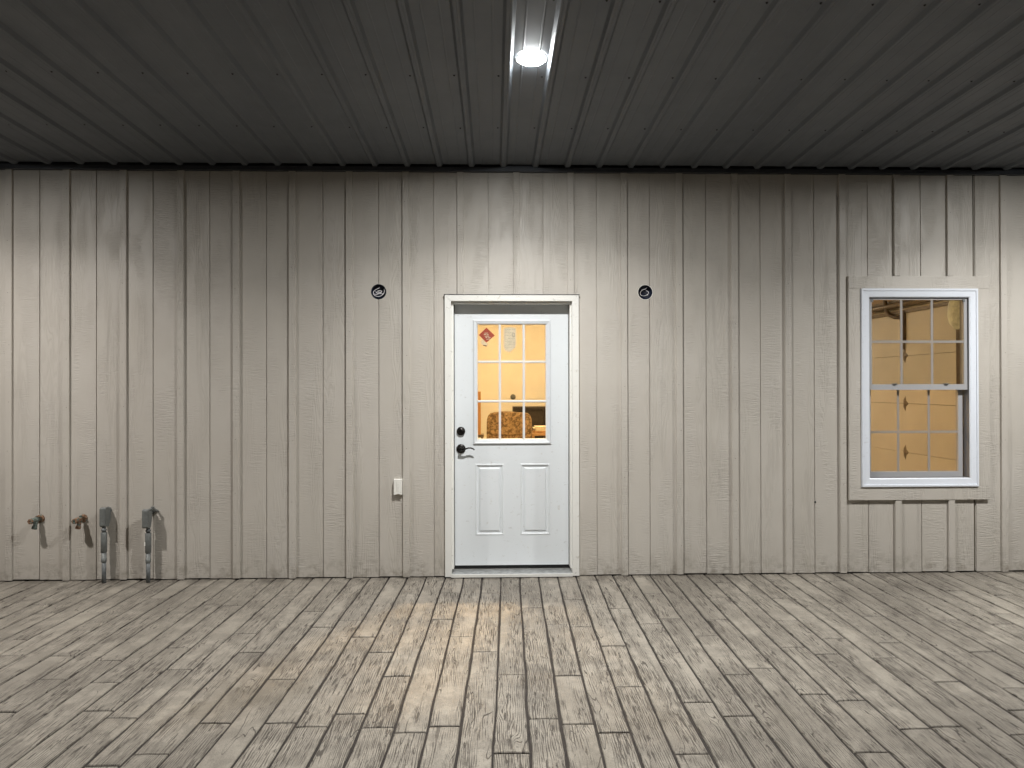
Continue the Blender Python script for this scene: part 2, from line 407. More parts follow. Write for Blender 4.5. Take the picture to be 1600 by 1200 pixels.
# ---- metal ceiling in panels of four ribs
PITCH = .2345; RX0 = .0700; ZC = 3.0265; CS = .0236
def zc(y): return ZC - CS*y
ceil = empty('ceiling', (0,0,3.0), kind='structure')
YE = -6.6
def rib_profile(x):      # (x, drop) points of one pitch starting at a rib centre - half pitch
    h = .0205; pts = []
    pts += [(x-.1000,0), (x-.0815,0),(x-.0785,.0016),(x-.0735,.0016),(x-.0705,0)]
    pts += [(x-.0300,0),(x-.0275,.0010),(x-.0150,h-.001),(x-.0125,h),(x-.0040,h),(x-.0015,h-.0016),(x+.0015,h-.0016),(x+.0040,h),(x+.0125,h),(x+.0150,h-.001),(x+.0275,.0010),(x+.0300,0)]
    pts += [(x+.0705,0),(x+.0735,.0016),(x+.0785,.0016),(x+.0815,0)]
    return pts
k = -25
while k < 24:
    pts = []
    for q in range(4): pts += rib_profile(RX0 + PITCH*(k+q))
    pts.append((RX0 + PITCH*(k+4)-.1000+.004, .0))
    seam = random.uniform(-.0006,.0006)
    mb = MB(); vs = []; fs = []; n = len(pts)
    ysn = [-.0290, -1.65, -3.3, -4.9, YE]
    for y in ysn:
        for (x, d) in pts: vs.append((x, y, zc(y)-d+seam))
    for i in range(len(ysn)-1):
        for j in range(n-1): fs.append((i*n+j, i*n+j+1, (i+1)*n+j+1, (i+1)*n+j))
    mb.add(vs, fs)
    o = mb.build('ceiling_panel', CEIL, ceil)
    sc = MB()
    for yr in (-.693,-1.375,-2.07,-2.78,-3.46,-4.14,-4.82,-5.5):
        for q in range(4):
            x = RX0+PITCH*(k+q) - .047 + random.uniform(-.003,.003); y = yr + random.uniform(-.006,.006)
            if abs(x-.19) < .1 and abs(y+1.57) < .12: continue
            sc.lathe((x,y,zc(y)+.001), (0,0,-1), [(0,.0064),(.0022,.0064),(.0023,.0040),(.0060,.0038)], 8)
    tag(sc.build('screw_heads', SCREWM, o), kind='stuff')
    k += 4
MB().box(-5.8,5.8,YE,.2,3.22,3.30).build('roof_deck', ROOFM, ceil)
MB().box(-5.8,5.8,YE-.15,YE,2.92,3.30).build('fascia', SIDING, ceil)
# dark edge channel where ceiling meets wall
ch = MB()
ch.box(-5.6,5.6,-.034,-.0005,2.9765,2.9795).box(-5.6,5.6,-.0340,-.0315,2.9795,3.0060).box(-5.6,5.6,-.0365,-.0340,3.0010,3.0060)
ch.build('edge_channel', JTRIM, ceil)
ch = MB(); ch.box(-5.6,5.6,-.003,.0,2.980,3.08); ch.build('channel_back', JTRIM, ceil)

# ================================================================== SIDING WALL
wall = empty('siding_wall', (0,.006,0), 'greige painted board and batten siding wall with vertical battens behind the porch', 'wall')
DOOR_H = (-.345,.605,-.02,2.05)      # rough opening seen through the boards
WIN_H = (2.745,3.590,.665,2.105)
BX = [-3.504,-3.094,-2.688,-2.279,-1.878,-1.473,-1.059,-.648,-.249,.163,.565,.959,1.370,1.783,2.183,2.591,3.008,3.412,3.816]
GX = [-3.292,-2.887,-2.481,-2.073,-1.664,-1.254,-.847,-.445,-.043,.361,.757,1.165-.024+.0,1.572,1.979,2.384,2.79,3.193,3.608]
GX[11] = 1.150
while BX[0] > -5.2: BX.insert(0, BX[0]-.4064); GX.insert(0, BX[0]+.2032)
while BX[-1] < 5.2: GX.append(BX[-1]+.2032); BX.append(BX[-1]+.4064)
ZT = 2.9760
JB = [(-.848,2.097,.0565),(1.119,2.096,.0565)]      # round holes for the junction boxes
def board(x0, x1, z0, z1, holes=()):
    """flat board, front at y=0, with half-round notches where a box passes"""
    pts = [(x0,z0),(x1,z0)]
    for cx, cz, r in holes:
        if cx-r < x1 < cx+r:      # hole eats into the right edge
            a0 = math.acos((x1-cx)/r); n = 18
            # go up the right edge, around the hole on its left side
            for i in range(n+1):
                a = -a0 - (2*math.pi-2*a0)*i/n
                pts.append((cx+r*math.cos(a), cz+r*math.sin(a)))
    pts += [(x1,z1),(x0,z1)]
    for cx, cz, r in holes:
        if cx-r < x0 < cx+r:
            a0 = math.acos((x0-cx)/r); n = 14
            for i in range(n+1):
                a = a0 - 2*a0*i/n
                pts.append((cx+r*math.cos(a), cz+r*math.sin(a)))
    return pts
bounds = []
for i in range(len(BX)):
    bounds.append(('b', BX[i]));
    if i < len(GX): bounds.append(('g', GX[i]))
for i in range(len(bounds)-1):
    (ta, xa), (tb, xb) = bounds[i], bounds[i+1]
    x0 = xa + (.0026 if ta == 'g' else .004); x1 = xb - (.0026 if tb == 'g' else .004)
    zb = .008 + random.uniform(-.003,.005)
    if xa < -2.0: zb += .0
    spans = [(zb, ZT)]
    hs = [h for h in JB if h[0]-h[2] < x1 and h[0]+h[2] > x0]
    mb = MB(); yb = random.uniform(-.0007,.0007)
    segs = [(x0, x1, zb, ZT)]
    for H in (DOOR_H, WIN_H):
        new = []
        for (a,b,c,d) in segs:
            if b <= H[0] or a >= H[1]: new.append((a,b,c,d)); continue
            if a < H[0]: new.append((a,H[0],c,d)); 
            if b > H[1]: new.append((H[1],b,c,d))
            aa, bb = max(a,H[0]), min(b,H[1])
            if H[3] < d: new.append((aa,bb,H[3],d))
            if H[2] > c: new.append((aa,bb,c,H[2]))
        segs = new
    for (a,b,c,d) in segs:
        if hs and len(segs) == 1: mb.extrude(board(a,b,c,d,hs), yb, .0095)
        elif len(segs) == 1 or (b-a) > .03: mb.bbox(a,b,yb,.0095,c,d,.0012)
    # rebated lip behind the groove on the right edge
    if tb == 'g':
        a, b = x1, x1+.0052
        inside = [H for H in (DOOR_H, WIN_H) if H[0] < a < H[1]]
        zz = [(zb, ZT)]
        for H in inside: zz = [(zb, H[2]), (H[3], ZT)]
        for h in JB:
            if h[0]-h[2] < a < h[0]+h[2]: zz = [(zb, h[1]-h[2]+.001), (h[1]+h[2]-.001, ZT)]
        for (c,d) in zz:
            if d-c > .01: mb.box(a,b,.0080,.0095,c,d)
    if mb.v: mb.build('siding_board', SIDING, wall)
for i, x in enumerate(BX):
    hw = .0235; z0 = .006 + random.uniform(-.002,.004); th = .0185
    zs = [(z0, ZT+.0)]
    if -.38 < x < .62: zs = [(2.0725, ZT)]
    if 2.62 < x < 3.70: zs = [(z0, .545), (2.218, ZT)]
    ln = random.uniform(-.0015,.0015)
    for (a,b) in zs:
        mb = MB(); mb.bbox(x-hw+ln, x+hw+ln, -th, -.0004, a, b, .0018)
        o = mb.build('batten', SIDING, wall)
        nl = MB()
        z = .19 + random.uniform(0,.1)
        while z < 2.9:
            if a+.03 < z < b-.03 and abs(x) < 4.1:
                nl.lathe((x+random.uniform(-.008,.008),-th-.0007,z), (0,1,0), [(0,.0022),(.0006,.0026)], 7)
            z += random.uniform(.26,.46)
        if nl.v: tag(nl.build('nail_heads', HINGE, o), kind='stuff')
MB().lathe((2.386,-.0012,.534),(0,1,0),[(0,.0075),(.002,.0075)],10).build('dark_hole_disc', RUBBER, wall)  # black disc on the siding, its colour stands in for a dark hole
# wall core behind the boards
core = MB().plate(-5.6,5.6,-.1,3.10,.060,.130,[(-.345,.605,-.02,2.055),(2.745,3.590,.665,2.105)])
core.build('wall_core', SHEATH, wall)
MB().plate(-5.6,5.6,.015,2.975,.0100,.0590,[(-.345,.605,.0151,2.055),(2.745,3.590,.665,2.105),(-.94,-.76,2.0,2.19),(1.03,1.21,2.0,2.19)]).build('wall_sheathing', SHEATH, wall)

# ================================================================== DOOR
door = empty('door', (.13,.1,.02), 'white steel entry door with nine small panes of glass, worn white casing and dark lever', 'door')
cy = -.030
# casing: mitred boards
def casing(pts, name='casing'):
    MB().extrude(pts, cy, .0).build(name, CASING, door)
casing([(-.363,.010),(-.318,.010),(-.318,2.027),(-.363,2.071)])
casing([(.571,.010),(.620,.010),(.620,2.071),(.571,2.027)])
casing([(-.3622,2.0716),(-.3172,2.0276),(.5702,2.0276),(.6192,2.0716)])
MB().box(-.368,.626,-.034,.0,2.0718,2.0755).build('drip_cap', JTRIM, door)
# jambs and stops
MB().box(-.345,-.3175,.0005,.135,.02,2.0275).box(-.3175,-.302,.012,.094,.055,2.0275).build('jamb', CASING, door)
MB().box(.5705,.605,.0005,.135,.02,2.0275).box(.559,.5705,.012,.094,.055,2.0275).build('jamb', CASING, door)
MB().box(-.345,.605,.0005,.135,2.0277,2.055).box(-.302,.559,.012,.094,2.014,2.0275).build('head_jamb', CASING, door)
wsm = MB().box(-.3018,-.2980,.086,.0945,.06,2.0138).box(.5550,.5588,.086,.0945,.06,2.0138).build('weatherstrip', RUBBER, door)
th = MB(); th.box(-.318,.5705,-.022,.030,.009,.026).box(-.3174,.5704,.030,.135,.009,.0285)
th.build('threshold', ALU, door)
MB().box(-.318,.5705,-.034,-.0225,.006,.026).build('sill_nosing', CASING, door)
MB().box(-.3165,.5695,.112,.132,.0288,.0600).build('door_sweep', RUBBER, door)
SX0,SX1,SZ0,SZ1 = -.3165,.5695,.0605,2.0265; SY = .098
GL = (-.128,.386,1.006,1.869)
PA = (-.146,.070,.284,.820); PB = (.192,.416,.284,.820)
MB().plate(SX0,SX1,SZ0,SZ1,SY,SY+.042,[GL,PA,PB]).build('slab', STEELW, door)
for P in (PA, PB):
    MB().nested(*P, [(0,SY+.020),(0,SY),(.002,SY-.0016),(.008,SY-.0030),(.013,SY-.0010),(.017,SY+.006),(.027,SY+.0065),(.031,SY+.005),(.037,SY-.0005),(.040,SY-.0014)]).build('raised_panel', STEELW, door)
lf = MB(); O = (-.160,.424,.968,1.900)
lf.nested(*O, [(0,SY-.0004),(0,SY-.008),(.004,SY-.0125),(.012,SY-.0135),(.019,SY-.009),(.026,SY-.0085),(.0315,SY-.004),(.0345,SY+.010),(.0345,SY+.03)], cap=False)
lf = lf.build('lite_frame', LITEF, door)
gx = [-.1255,.0385,.2175,.3895]; gz = [1.0025,1.2880,1.5835,1.8655]; mw = .0085
gx = [O[0]+.0345, .0400, .2200, O[1]-.0345]; gz = [O[2]+.0345,1.2885,1.5845,O[3]-.0345]
for x in gx[1:3]: MB().nested(x-mw, x+mw, gz[0]+.0, gz[3], [(0,SY+.010),(0,SY-.002),(.003,SY-.0055)]).build('muntin', LITEF, lf)
for z in gz[1:3]: MB().nested(gx[0], gx[3], z-mw, z+mw, [(0,SY+.0105),(0,SY-.0025),(.003,SY-.0065)]).build('muntin', LITEF, lf)
for i in range(3):
    for j in range(3):
        a = gx[i]+(mw if i else 0); b = gx[i+1]-(mw if i < 2 else 0); c = gz[j]+(mw if j else 0); d = gz[j+1]-(mw if j < 2 else 0)
        MB().box(a,b,SY+.006,SY+.009,c,d).build('pane', GLASS_D, lf)
# red diamond placard + torn label
yy = SY+.0125
def sheet(pts, name, mat, y, par=lf): return MB().extrude(pts, y, y+.0008).build(name, mat, par)
REDP = simple('faded_red_paper', (.40,.075,.045), .7, 0, .18, 70)
cx, cz, q = -.0590, 1.7800, .0640
s_ = sheet([(cx-.058,cz+.008),(cx-.002,cz-.050),(cx+.062,cz+.004),(cx+.0,cz+.063)], 'sticker', REDP, yy); tag(s_, 'faded red diamond placard stuck inside the top left pane')
inkp = MB()
for a,b,c,d in [(-.016,.012,.020,.024),(-.020,-.004,.008,.014),(.000,.016,.006,.012),(-.014,.020,-.004,.000),(-.008,.006,-.014,-.009),(.012,.030,-.014,-.009),(-.002,.012,-.026,-.022),(.014,.024,-.026,-.020)]:
    inkp.box(cx+a,cx+b,yy-.0012,yy-.0002,cz+c,cz+d)
inkp.build('sticker_print', PAPER, lf)
sheet([(cx-.048,cz-.040),(cx-.040,cz-.056),(cx-.012,cz-.078),(cx+.006,cz-.078),(cx+.014,cz-.058),(cx-.006,cz-.050),(cx-.030,cz-.026)], 'torn_paper', PAPER, yy+.0012)
MB().extrude([(cx-.030,cz-.070),(cx-.002,cz-.080),(cx+.002,cz-.072),(cx-.022,cz-.066)], yy-.0006, yy+.001).build('sticker_print', HINGE, lf)
x0, z1 = .069, 1.846
lab = [(x0,z1),(x0,z1-.150)]
lab = [(.070,1.840),(.069,1.700),(.078,1.676),(.084,1.664),(.090,1.672),(.096,1.655),(.104,1.668),(.112,1.650),(.120,1.668),(.130,1.650),(.128,1.672),(.146,1.682),(.162,1.700),(.164,1.780),(.160,1.842),(.120,1.846)]
tag(sheet(lab, 'torn_label', PAPER, yy), 'torn white label stuck inside the top middle pane')
pl = MB()
random.seed(3)
for r_ in range(13):
    z = 1.828 - r_*.0112; x = .078
    while x < .150:
        l = random.uniform(.006,.020)
        if random.random() < .72: pl.box(x, min(x+l,.156), yy-.0012, yy-.0002, z, z+.0016)
        x += l+.004
pl.box(.136,.1385,yy-.0011,yy-.0002,1.775,1.800).box(.152,.1545,yy-.0011,yy-.0002,1.775,1.800).box(.1385,.152,yy-.0011,yy-.0002,1.797,1.800).box(.1385,.152,yy-.0011,yy-.0002,1.775,1.778)
pl.build('label_print', simple('faint_print', (.34,.31,.25), .8), lf)
random.seed(11)
# deadbolt + lever
MB().lathe((-.252,SY,1.066), (0,-1,0), [(0,.0325),(.006,.0325),(.016,.0290),(.019,.024),(.020,.0140),(.0215,.0135)], 28).build('deadbolt', BRONZE, door)
kn = MB().lathe((-.252,SY,.934), (0,-1,0), [(0,.0350),(.006,.0350),(.011,.031),(.013,.018),(.030,.0120),(.046,.0115),(.052,.010)], 28).build('door_lever', BRONZE, door)
lv = [(-.252,SY-.046,.934),(-.236,SY-.050,.933),(-.215,SY-.052,.937),(-.196,SY-.052,.9435),(-.176,SY-.051,.944),(-.158,SY-.049,.936),(-.149,SY-.047,.929)]
MB().tube(lv, [.0095,.0085,.0062,.0055,.0055,.0050,.0040], 10).build('lever', BRONZE, kn)

# ================================================================== WINDOW
win = empty('window', (3.166,0,.55), 'single hung window with grey grille bars in white frame and wide greige trim boards', 'window')
tx0,tx1,tz0,tz1 = 2.634,3.699,.548,2.216; fx0,fx1,fz0,fz1 = 2.7245,3.610,.6465,2.1225; ty = -.0225
MB().bbox(tx0,tx1,ty,-.0005,fz1+.0005,tz1,.0015).build('trim_board', SIDING, win)
MB().bbox(tx0,tx1,ty,-.0005,tz0,fz0-.0005,.0015).build('trim_board', SIDING, win)
MB().bbox(tx0,fx0-.0005,ty+.001,-.0005,fz0,fz1,.0015).build('trim_board', SIDING, win)
MB().bbox(fx1+.0005,tx1,ty+.001,-.0005,fz0,fz1,.0015).build('trim_board', SIDING, win)
MB().nested(fx0,fx1,fz0,fz1, [(0,.0),(0,-.030),(.003,-.034),(.016,-.034),(.018,-.028),(.058,-.026),(.064,-.022),(.0655,-.020)], cap=False).build('window_frame', VINYL, win)
MB().nested(fx0,fx1,fz0,fz1, [(.0657,-.0205),(.0657,.063),(.030,.0635),(.030,.130)], cap=False).build('track', simple('grey_window_track', (.17,.17,.18), .5), win)
ix0,ix1,iz0,iz1 = fx0+.0665, fx1-.0665, fz0+.0665, fz1-.0665
MID = 1.390
def sash(name, x0,x1,z0,z1,y,st,bot,top, glassm, nx, ref_y, cols, rows, mun_w):
    s = MB().plate(x0,x1,z0,z1,y,y+.028,[(x0+st,x1-st,z0+bot,z1-top)]).build(name, SASH, win)
    a,b,c,d = x0+st,x1-st,z0+bot,z1-top
    xs = [a]+cols+[b]; zs = [c]+rows+[d]
    for x in cols: MB().box(x-mun_w,x+mun_w,y+.0010,y+.0060,c,d).build('muntin', GRILLE, s)
    for z in rows: MB().box(a,b,y+.0000,y+.0070,z-mun_w,z+mun_w).build('muntin', GRILLE, s)
    for i in range(len(xs)-1):
        for j in range(len(zs)-1):
            MB().box(xs[i]+(.0 if i == 0 else .0003), xs[i+1]-.0003, y+.0120, y+.0150, zs[j]+.0003, zs[j+1]-.0003).build('pane', glassm, s)
    return s
us = sash('upper_sash', ix0,ix1,MID-.022,iz1,-.006,.026,.042,.014, GLASS_U, 3, 0, [3.042,3.274], [1.728], .0085)
ls = sash('lower_sash', ix0+.004,ix1-.012,iz0,MID+.005,.034,.034,.040,.022, GLASS_L, 3, 0, [3.038,3.273], [1.051], .0075)
MB().box(ix0+.02,ix0+.035,-.011,-.0062,iz1-.030,iz1-.006).box(ix1-.035,ix1-.02,-.011,-.0062,iz1-.030,iz1-.006).build('corner_latch', GALV, us)
MB().lathe((2.990,.000,MID+.020),(0,0,1),[(0,.020),(.006,.018)],14).lathe((3.380,.000,MID+.020),(0,0,1),[(0,.020),(.006,.018)],14).build('sash_lock', GALV, us)

# ================================================================== THINGS ON THE WALL
def jbox(i, label, curls, rim=False):
    cx, cz, r = JB[i]
    t = empty('electrical_box', (cx,.01,cz), label, 'electrical box', 'open round electrical boxes in the siding')
    MB().lathe((cx,.056,cz),(0,-1,0),[(0,.001),(.0005,r-.003),(.0515,r-.003)],32,cap=False).lathe((cx,.0575,cz),(0,-1,0),[(0,r-.0008),(.053,r-.0008)],32,cap=False).build('box_shell', BLUEBOX, t)
    MB().lathe((cx,.0040,cz),(0,-1,0),[(0,r-.0030),(.0042,r-.0030),(.0048,r-.0008),(.0042,r+.0006),(0,r+.0006)],32,cap=False).build('box_rim', OUTW if rim else GALV, t)
    for pts, m, rr in curls:
        P = []
        for a in range(len(pts)-1):      # smooth the listed points
            p0 = Vector(pts[max(a-1,0)]); p1 = Vector(pts[a]); p2 = Vector(pts[a+1]); p3 = Vector(pts[min(a+2,len(pts)-1)])
            for q in range(5):
                u = q/5; P.append(.5*((2*p1)+(p2-p0)*u+(2*p0-5*p1+4*p2-p3)*u*u+(3*p1-p0-3*p2+p3)*u**3))
        P.append(Vector(pts[-1]))
        MB().tube([(cx+p.x, p.y, cz+p.z) for p in P], rr, 7).build('wire', m, t)
W1 = [(.002,.030,.034),(-.018,.012,.020),(-.036,.006,.004),(-.040,.004,-.012),(-.030,.004,-.026),(-.008,.004,-.034),(.014,.005,-.030),(.034,.006,-.014),(.040,.008,.006),(.036,.020,.024)]
W2 = [(-.036,.014,-.014),(-.018,.010,-.020),(.002,.008,-.012),(.024,.010,-.014),(.034,.02,-.010)]
W3 = [(-.024,.020,.004),(-.018,.012,-.004),(-.004,.010,-.010),(.014,.010,-.006),(.020,.010,.006),(.006,.012,.010),(-.010,.014,.006),(-.006,.02,.000),(.012,.03,.000)]
jbox(0, 'open round electrical box with coiled white wires left of the door', [(W1,WIREW,.0023),(W2,WIREW,.0023),(W3,WIREW,.0030)])
V1 = [(.020,.034,.040),(.004,.012,.026),(-.020,.006,.018),(-.034,.005,.002),(-.036,.005,-.014),(-.026,.005,-.024),(-.004,.005,-.026),(.018,.006,-.016),(.026,.008,-.004),(.022,.014,.008),(.010,.03,.016)]
V2 = [(-.010,.03,.010),(.000,.02,.002),(.012,.02,-.004)]
jbox(1, 'open round electrical box with white rim and single wire loop right of the door', [(V1,WIREW,.0016),(V2,WIREK,.0030)], True)

# outlet cover
oc = empty('outlet_cover', (-.700,0,.608), 'small white weatherproof outlet cover on the siding left of the door', 'outlet cover')
MB().bbox(-.736,-.6735,-.012,.0,.612,.724,.002).build('base_plate', OUTW, oc)
lid = MB().extrude([(-.7345,.614),(-.7200,.614),(-.712,.6185),(-.6975,.6185),(-.690,.614),(-.6750,.614),(-.6750,.7225),(-.7345,.7225)], -.034, -.0125)
lid = lid.build('lid', OUTW, oc)
MB().box(-.7150,-.7120,-.0352,-.0342,.635,.705).box(-.708,-.7000,-.0352,-.0342,.636,.639).box(-.708,-.7000,-.0352,-.0342,.646,.649).box(-.708,-.7000,-.0352,-.0342,.656,.659).box(-.708,-.7000,-.0352,-.0342,.666,.669).box(-.708,-.7000,-.0352,-.0342,.684,.687).box(-.687,-.682,-.0352,-.0342,.628,.633).build('lid_ribs', simple('worn_plastic_ribs',(.60,.59,.55),.5), lid)

# hose bibbs
def bibb(x, z, label, mat, handle):
    t = empty('hose_bibb', (x,0,z), label, 'outdoor tap', 'outdoor taps low on the siding')
    MB().lathe((x,0,z),(0,-1,0),[(0,.030),(.005,.030),(.009,.025),(.012,.018)],22).build('flange', RUST, t)
    MB().lathe((x,-.008,z),(0,-1,0),[(0,.0125),(.030,.0125),(.031,.019),(.052,.020),(.056,.016),(.072,.014),(.074,.019),(.086,.019),(.087,.012)],14).build('valve_body', mat, t)
    MB().tube([(x,-.045,z-.006),(x+.0,-.056,z-.030),(x,-.066,z-.052)], [.014,.0135,.013], 14).lathe((x,-.062,z-.044),(0,-.42,-.9),[(0,.0165),(.004,.0175),(.018,.0175),(.020,.0155)],16).build('spout', mat, t)
    hd = MB().lathe((x-.0,-.094,z-.001),(0,-1,0),[(0,.006),(.008,.006),(.009,.019),(.018,.021),(.020,.018),(.0205,.009),(.016,.008)],6,smooth=False)
    hd.build('handle', handle, t)
    MB().tube([(x-.014,-.030,z+.016),(x+.004,-.028,z+.024),(x+.020,-.026,z+.017)], .0065, 8).build('vacuum_breaker', handle, t)
bibb(-3.284,.452,'greenish corroded brass hose bibb low on the siding nearest the left edge',
     simple('greened_brass',(.14,.17,.15),.6,.3,.5,70), RUST)
bibb(-2.977,.452,'rusty brown hose bibb low on the siding beside the left grey conduit', RUST, RUST)

# conduit fittings
def conduit(x, bx0, bx1, z0, z1, yf, yb, label, clamp, white):
    t = empty('conduit_fitting', (x,-.055,0), label, 'electrical conduit', 'grey conduits rising from the floor by the wall')
    ym = (yf+yb)/2; cx = (bx0+bx1)/2
    mb = MB()     # LB body: rounded top sloping back to the wall
    pr = [(z0,yf+.006),(z0+.006,yf),(z1-.004,yf),(z1,yf+.004),(z1+.003,yf+.020),(z1-.010,yb-.004),(z1-.020,yb),(z0+.060,yb),(z0+.018,yb-.012),(z0-.002,yb-.022)]
    n = len(pr); vs = []; hw = (bx1-bx0)/2
    for xx, ins in ((-hw,.004),(-hw+.004,0),(hw-.004,0),(hw,.004)):
        for (z,y) in pr:
            zc_ = (z0+z1)/2; vs.append((cx+xx, y+(ins if y < ym else -ins)*.8, z+(-ins if z > zc_ else ins)*.8))
    fs = []
    for i in range(3):
        for j in range(n):
            l = (j+1) % n; fs.append((i*n+j, (i+1)*n+j, (i+1)*n+l, i*n+l))
    fs += [tuple(range(n)), tuple(3*n+j for j in range(n-1,-1,-1))]
    mb.add(vs, fs).build('conduit_body', BOXGREY, t)
    MB().bbox(bx0+.003,bx1-.003,yf-.004,yf-.0002,z0+.010,z1-.008,.001).build('cover_plate', BOXGREY, t)
    MB().tube([(cx,ym,z1-.028),(cx+.002,yb-.004,z1-.026),(cx+.002,.002,z1-.026)], .0165, 14).lathe((cx+.002,-.014,z1-.026),(0,1,0),[(0,.024),(.012,.024)],8,smooth=False).build('wall_nipple', BOXGREY, t)
    if clamp: MB().tube([(cx+.018,yf+.03,z1-.004),(cx+.030,yf+.05,z1+.004),(cx+.040,-.02,z1-.022),(cx+.040,.0,z1-.028)], .0085, 8).lathe((cx+.030,yf+.05,z1+.006),(0,0,1),[(0,.012),(.008,.012)],6,smooth=False).build('cable_clamp', BOXGREY, t)
    px, py = x, -.058
    P = z0
    MB().lathe((px,py,P+.004),(0,0,-1),[(0,.013),(.022,.013),(.022,.0175),(.034,.0175),(.036,.013),(.062,.013)],18).build('connector', GALV, t)
    MB().lathe((px,py,P-.040),(0,0,-1),[(0,.018),(.003,.0205),(.140,.0205),(.142,.018)],20).build('sleeve', BOXGREY, t)
    MB().lathe((px,py,P-.181),(0,0,-1),[(0,.0165),(.044,.0165),(.045,.0185),(.070,.0180),(.073,.0155)],18).build('coupling', BOXGREY, t)
    MB().lathe((px,py,P-.252),(0,0,-1),[(0,.0145),(P-.252+.012,.0145)],20).build('riser_pipe', GALV, t)
    if white: MB().box(px-.0210,px-.012,py-.018,py-.008,P-.130,P-.105).build('paint_chip', OUTW, t)
conduit(-2.800, -2.822,-2.778, .402,.538, -.078,-.008, 'left grey conduit riser and box fitting beside the rusty hose bibb', False, False)
conduit(-2.487, -2.509,-2.464, .395,.528, -.105,-.045, 'right grey conduit riser and box fitting with small cable clamp on top', True, True)

# ================================================================== PORCH LIGHTS
def downlight(x, y, label, power_mat, tint=(1.0,.980,.945)):
    z = zc(y); t = empty('ceiling_light', (x,y,z), label, 'ceiling light', 'round downlights in the porch ceiling')
    MB().lathe((x,y,z-.0005),(0,0,-1),[(0,.082),(.002,.0815),(.0042,.078),(.0045,.072),(.003,.0703)],40,cap=False).build('trim_ring', simple('white_lamp_ring',(.8,.8,.78),.4), t)
    MB().lathe((x,y,z-.004),(0,0,-1),[(0,.0700),(.0022,.0698),(.0065,.0620),(.0100,.045),(.0118,.020),(.0125,.001)],36,cap=False).build('lens', power_mat, t)
    for k, (sp, share) in enumerate(((173, .44), (142, .56))):      # wide and forward lobes of the same diffuser
        L = bpy.data.lights.new('diffuser_light', 'AREA'); L.shape = 'DISK'; L.size = .135; L.energy = LAMP*share
        L.spread = math.radians(sp); L.color = tint
        lo = bpy.data.objects.new('diffuser_light', L); C.collection.objects.link(lo); lo.parent = t; lo.location = (0,0,-.0190-.0005*k)
downlight(.192,-1.567,'bright round downlight in the dark ribbed ceiling in front of the door', LENS)
downlight(-3.65,-1.60,'left round downlight in the porch ceiling beyond the left edge of the view', LENS, (1.0,.945,.89))
downlight(3.95,-1.60,'round downlight in the porch ceiling beyond the right edge of the view', LENS)

# ================================================================== INTERIOR (seen through the glass)
IY0, IY1, IX0, IX1, IZ = .131, 6.5, -4.2, 4.56, 2.98
fl = MB().box(IX0-.1,IX1+.2,IY0-.02,IY1+.1,-.16,.030).build('interior_floor', SLABM); tag(fl, kind='structure')
iw = MB(); iw.box(IX0-.1,IX1+.1,IY1,IY1+.1,.03,IZ).box(IX0-.1,IX0,IY0,IY1,.03,IZ).plate(-4.2,4.56,.03,IZ,IY0,IY0+.012,[(-.345,.605,.03,2.055),(2.745,3.590,.665,2.105)])
tag(iw.build('interior_walls', DRY), kind='structure')
sw = MB(); # right side wall with the garage door opening, built as boxes
sw.box(IX1,IX1+.12,IY0,1.53,.03,IZ).box(IX1,IX1+.12,4.42,IY1,.03,IZ).box(IX1,IX1+.12,1.53,4.42,2.27,IZ)
tag(sw.build('interior_side_wall', DRY), kind='structure')
ic = MB().box(IX0-.1,IX1+.1,IY0,IY1+.1,IZ,IZ+.08).build('interior_ceiling', DRYC); tag(ic, kind='structure')
# garage door
gd = empty('garage_door', (4.53,2.97,.03), 'closed almond sectional garage door with pointed hinges seen through the window', 'garage door')
gz_ = [.032,.668,1.203,1.730,2.262]
for a, b in zip(gz_[:-1], gz_[1:]):
    s = MB().box(4.522,4.560,1.535,4.415,a+.002,b-.002)
    s.build('door_section', GDOOR, gd)
def ghinge(y, z):
    MB().add([(4.5215,y-.065,z),(4.5215,y-.022,z+.032),(4.5215,y-.008,z+.085),(4.5215,y+.030,z+.040),(4.5215,y+.034,z),(4.5215,y+.030,z-.040),(4.5215,y-.008,z-.085),(4.5215,y-.022,z-.032),
              (4.5100,y,z)], [(i,(i+1)%8,8) for i in range(8)]).build('hinge', HINGE, gd)
for y in (2.362, 3.42):
    for z in gz_[1:4]: ghinge(y, z)
MB().box(4.490,4.521,2.335,2.395,1.87,2.23).build('operator_bracket', DARKM, gd)
MB().box(4.498,4.521,2.352,2.378,1.80,1.87).build('bracket_foot', HINGE, gd)
MB().tube([(4.49,2.39,2.16),(4.48,2.48,2.165),(4.465,2.56,2.20),(4.46,2.62,2.27),(4.46,2.64,2.42),(4.46,2.65,2.55)], .022, 8).build('curved_arm', DARKM, gd)
MB().box(4.500,4.558,1.44,1.50,.04,2.10).build('vertical_track', DARKM, gd)
MB().tube([(4.47,.9,2.292),(4.47,5.2,2.292)], .032, 10).build('torsion_bar', HINGE, gd)
MB().box(4.500,4.559,.9,5.2,2.335,2.365).box(4.50,4.559,.9,5.2,2.20,2.235).build('header_rail', HINGE, gd)
MB().box(4.540,4.5595,.9,5.2,2.366,2.70).build('header_board', simple('brown_header_board',(.30,.21,.13),.7), gd)
bag = MB().lathe((4.425,1.37,2.25),(0,0,-1),[(0,.03),(.02,.06),(.08,.078),(.18,.085),(.25,.07),(.30,.035),(.315,.01)],18)
for i, v_ in enumerate(bag.v):
    q = noise.noise((v_[0]*14, v_[1]*14, v_[2]*9)); bag.v[i] = (v_[0]+.022*q, v_[1]+.03*q, v_[2])
tag(bag.build('plastic_bag', BAGM), 'cloudy pale plastic bag hanging beside the garage door track', 'bag')
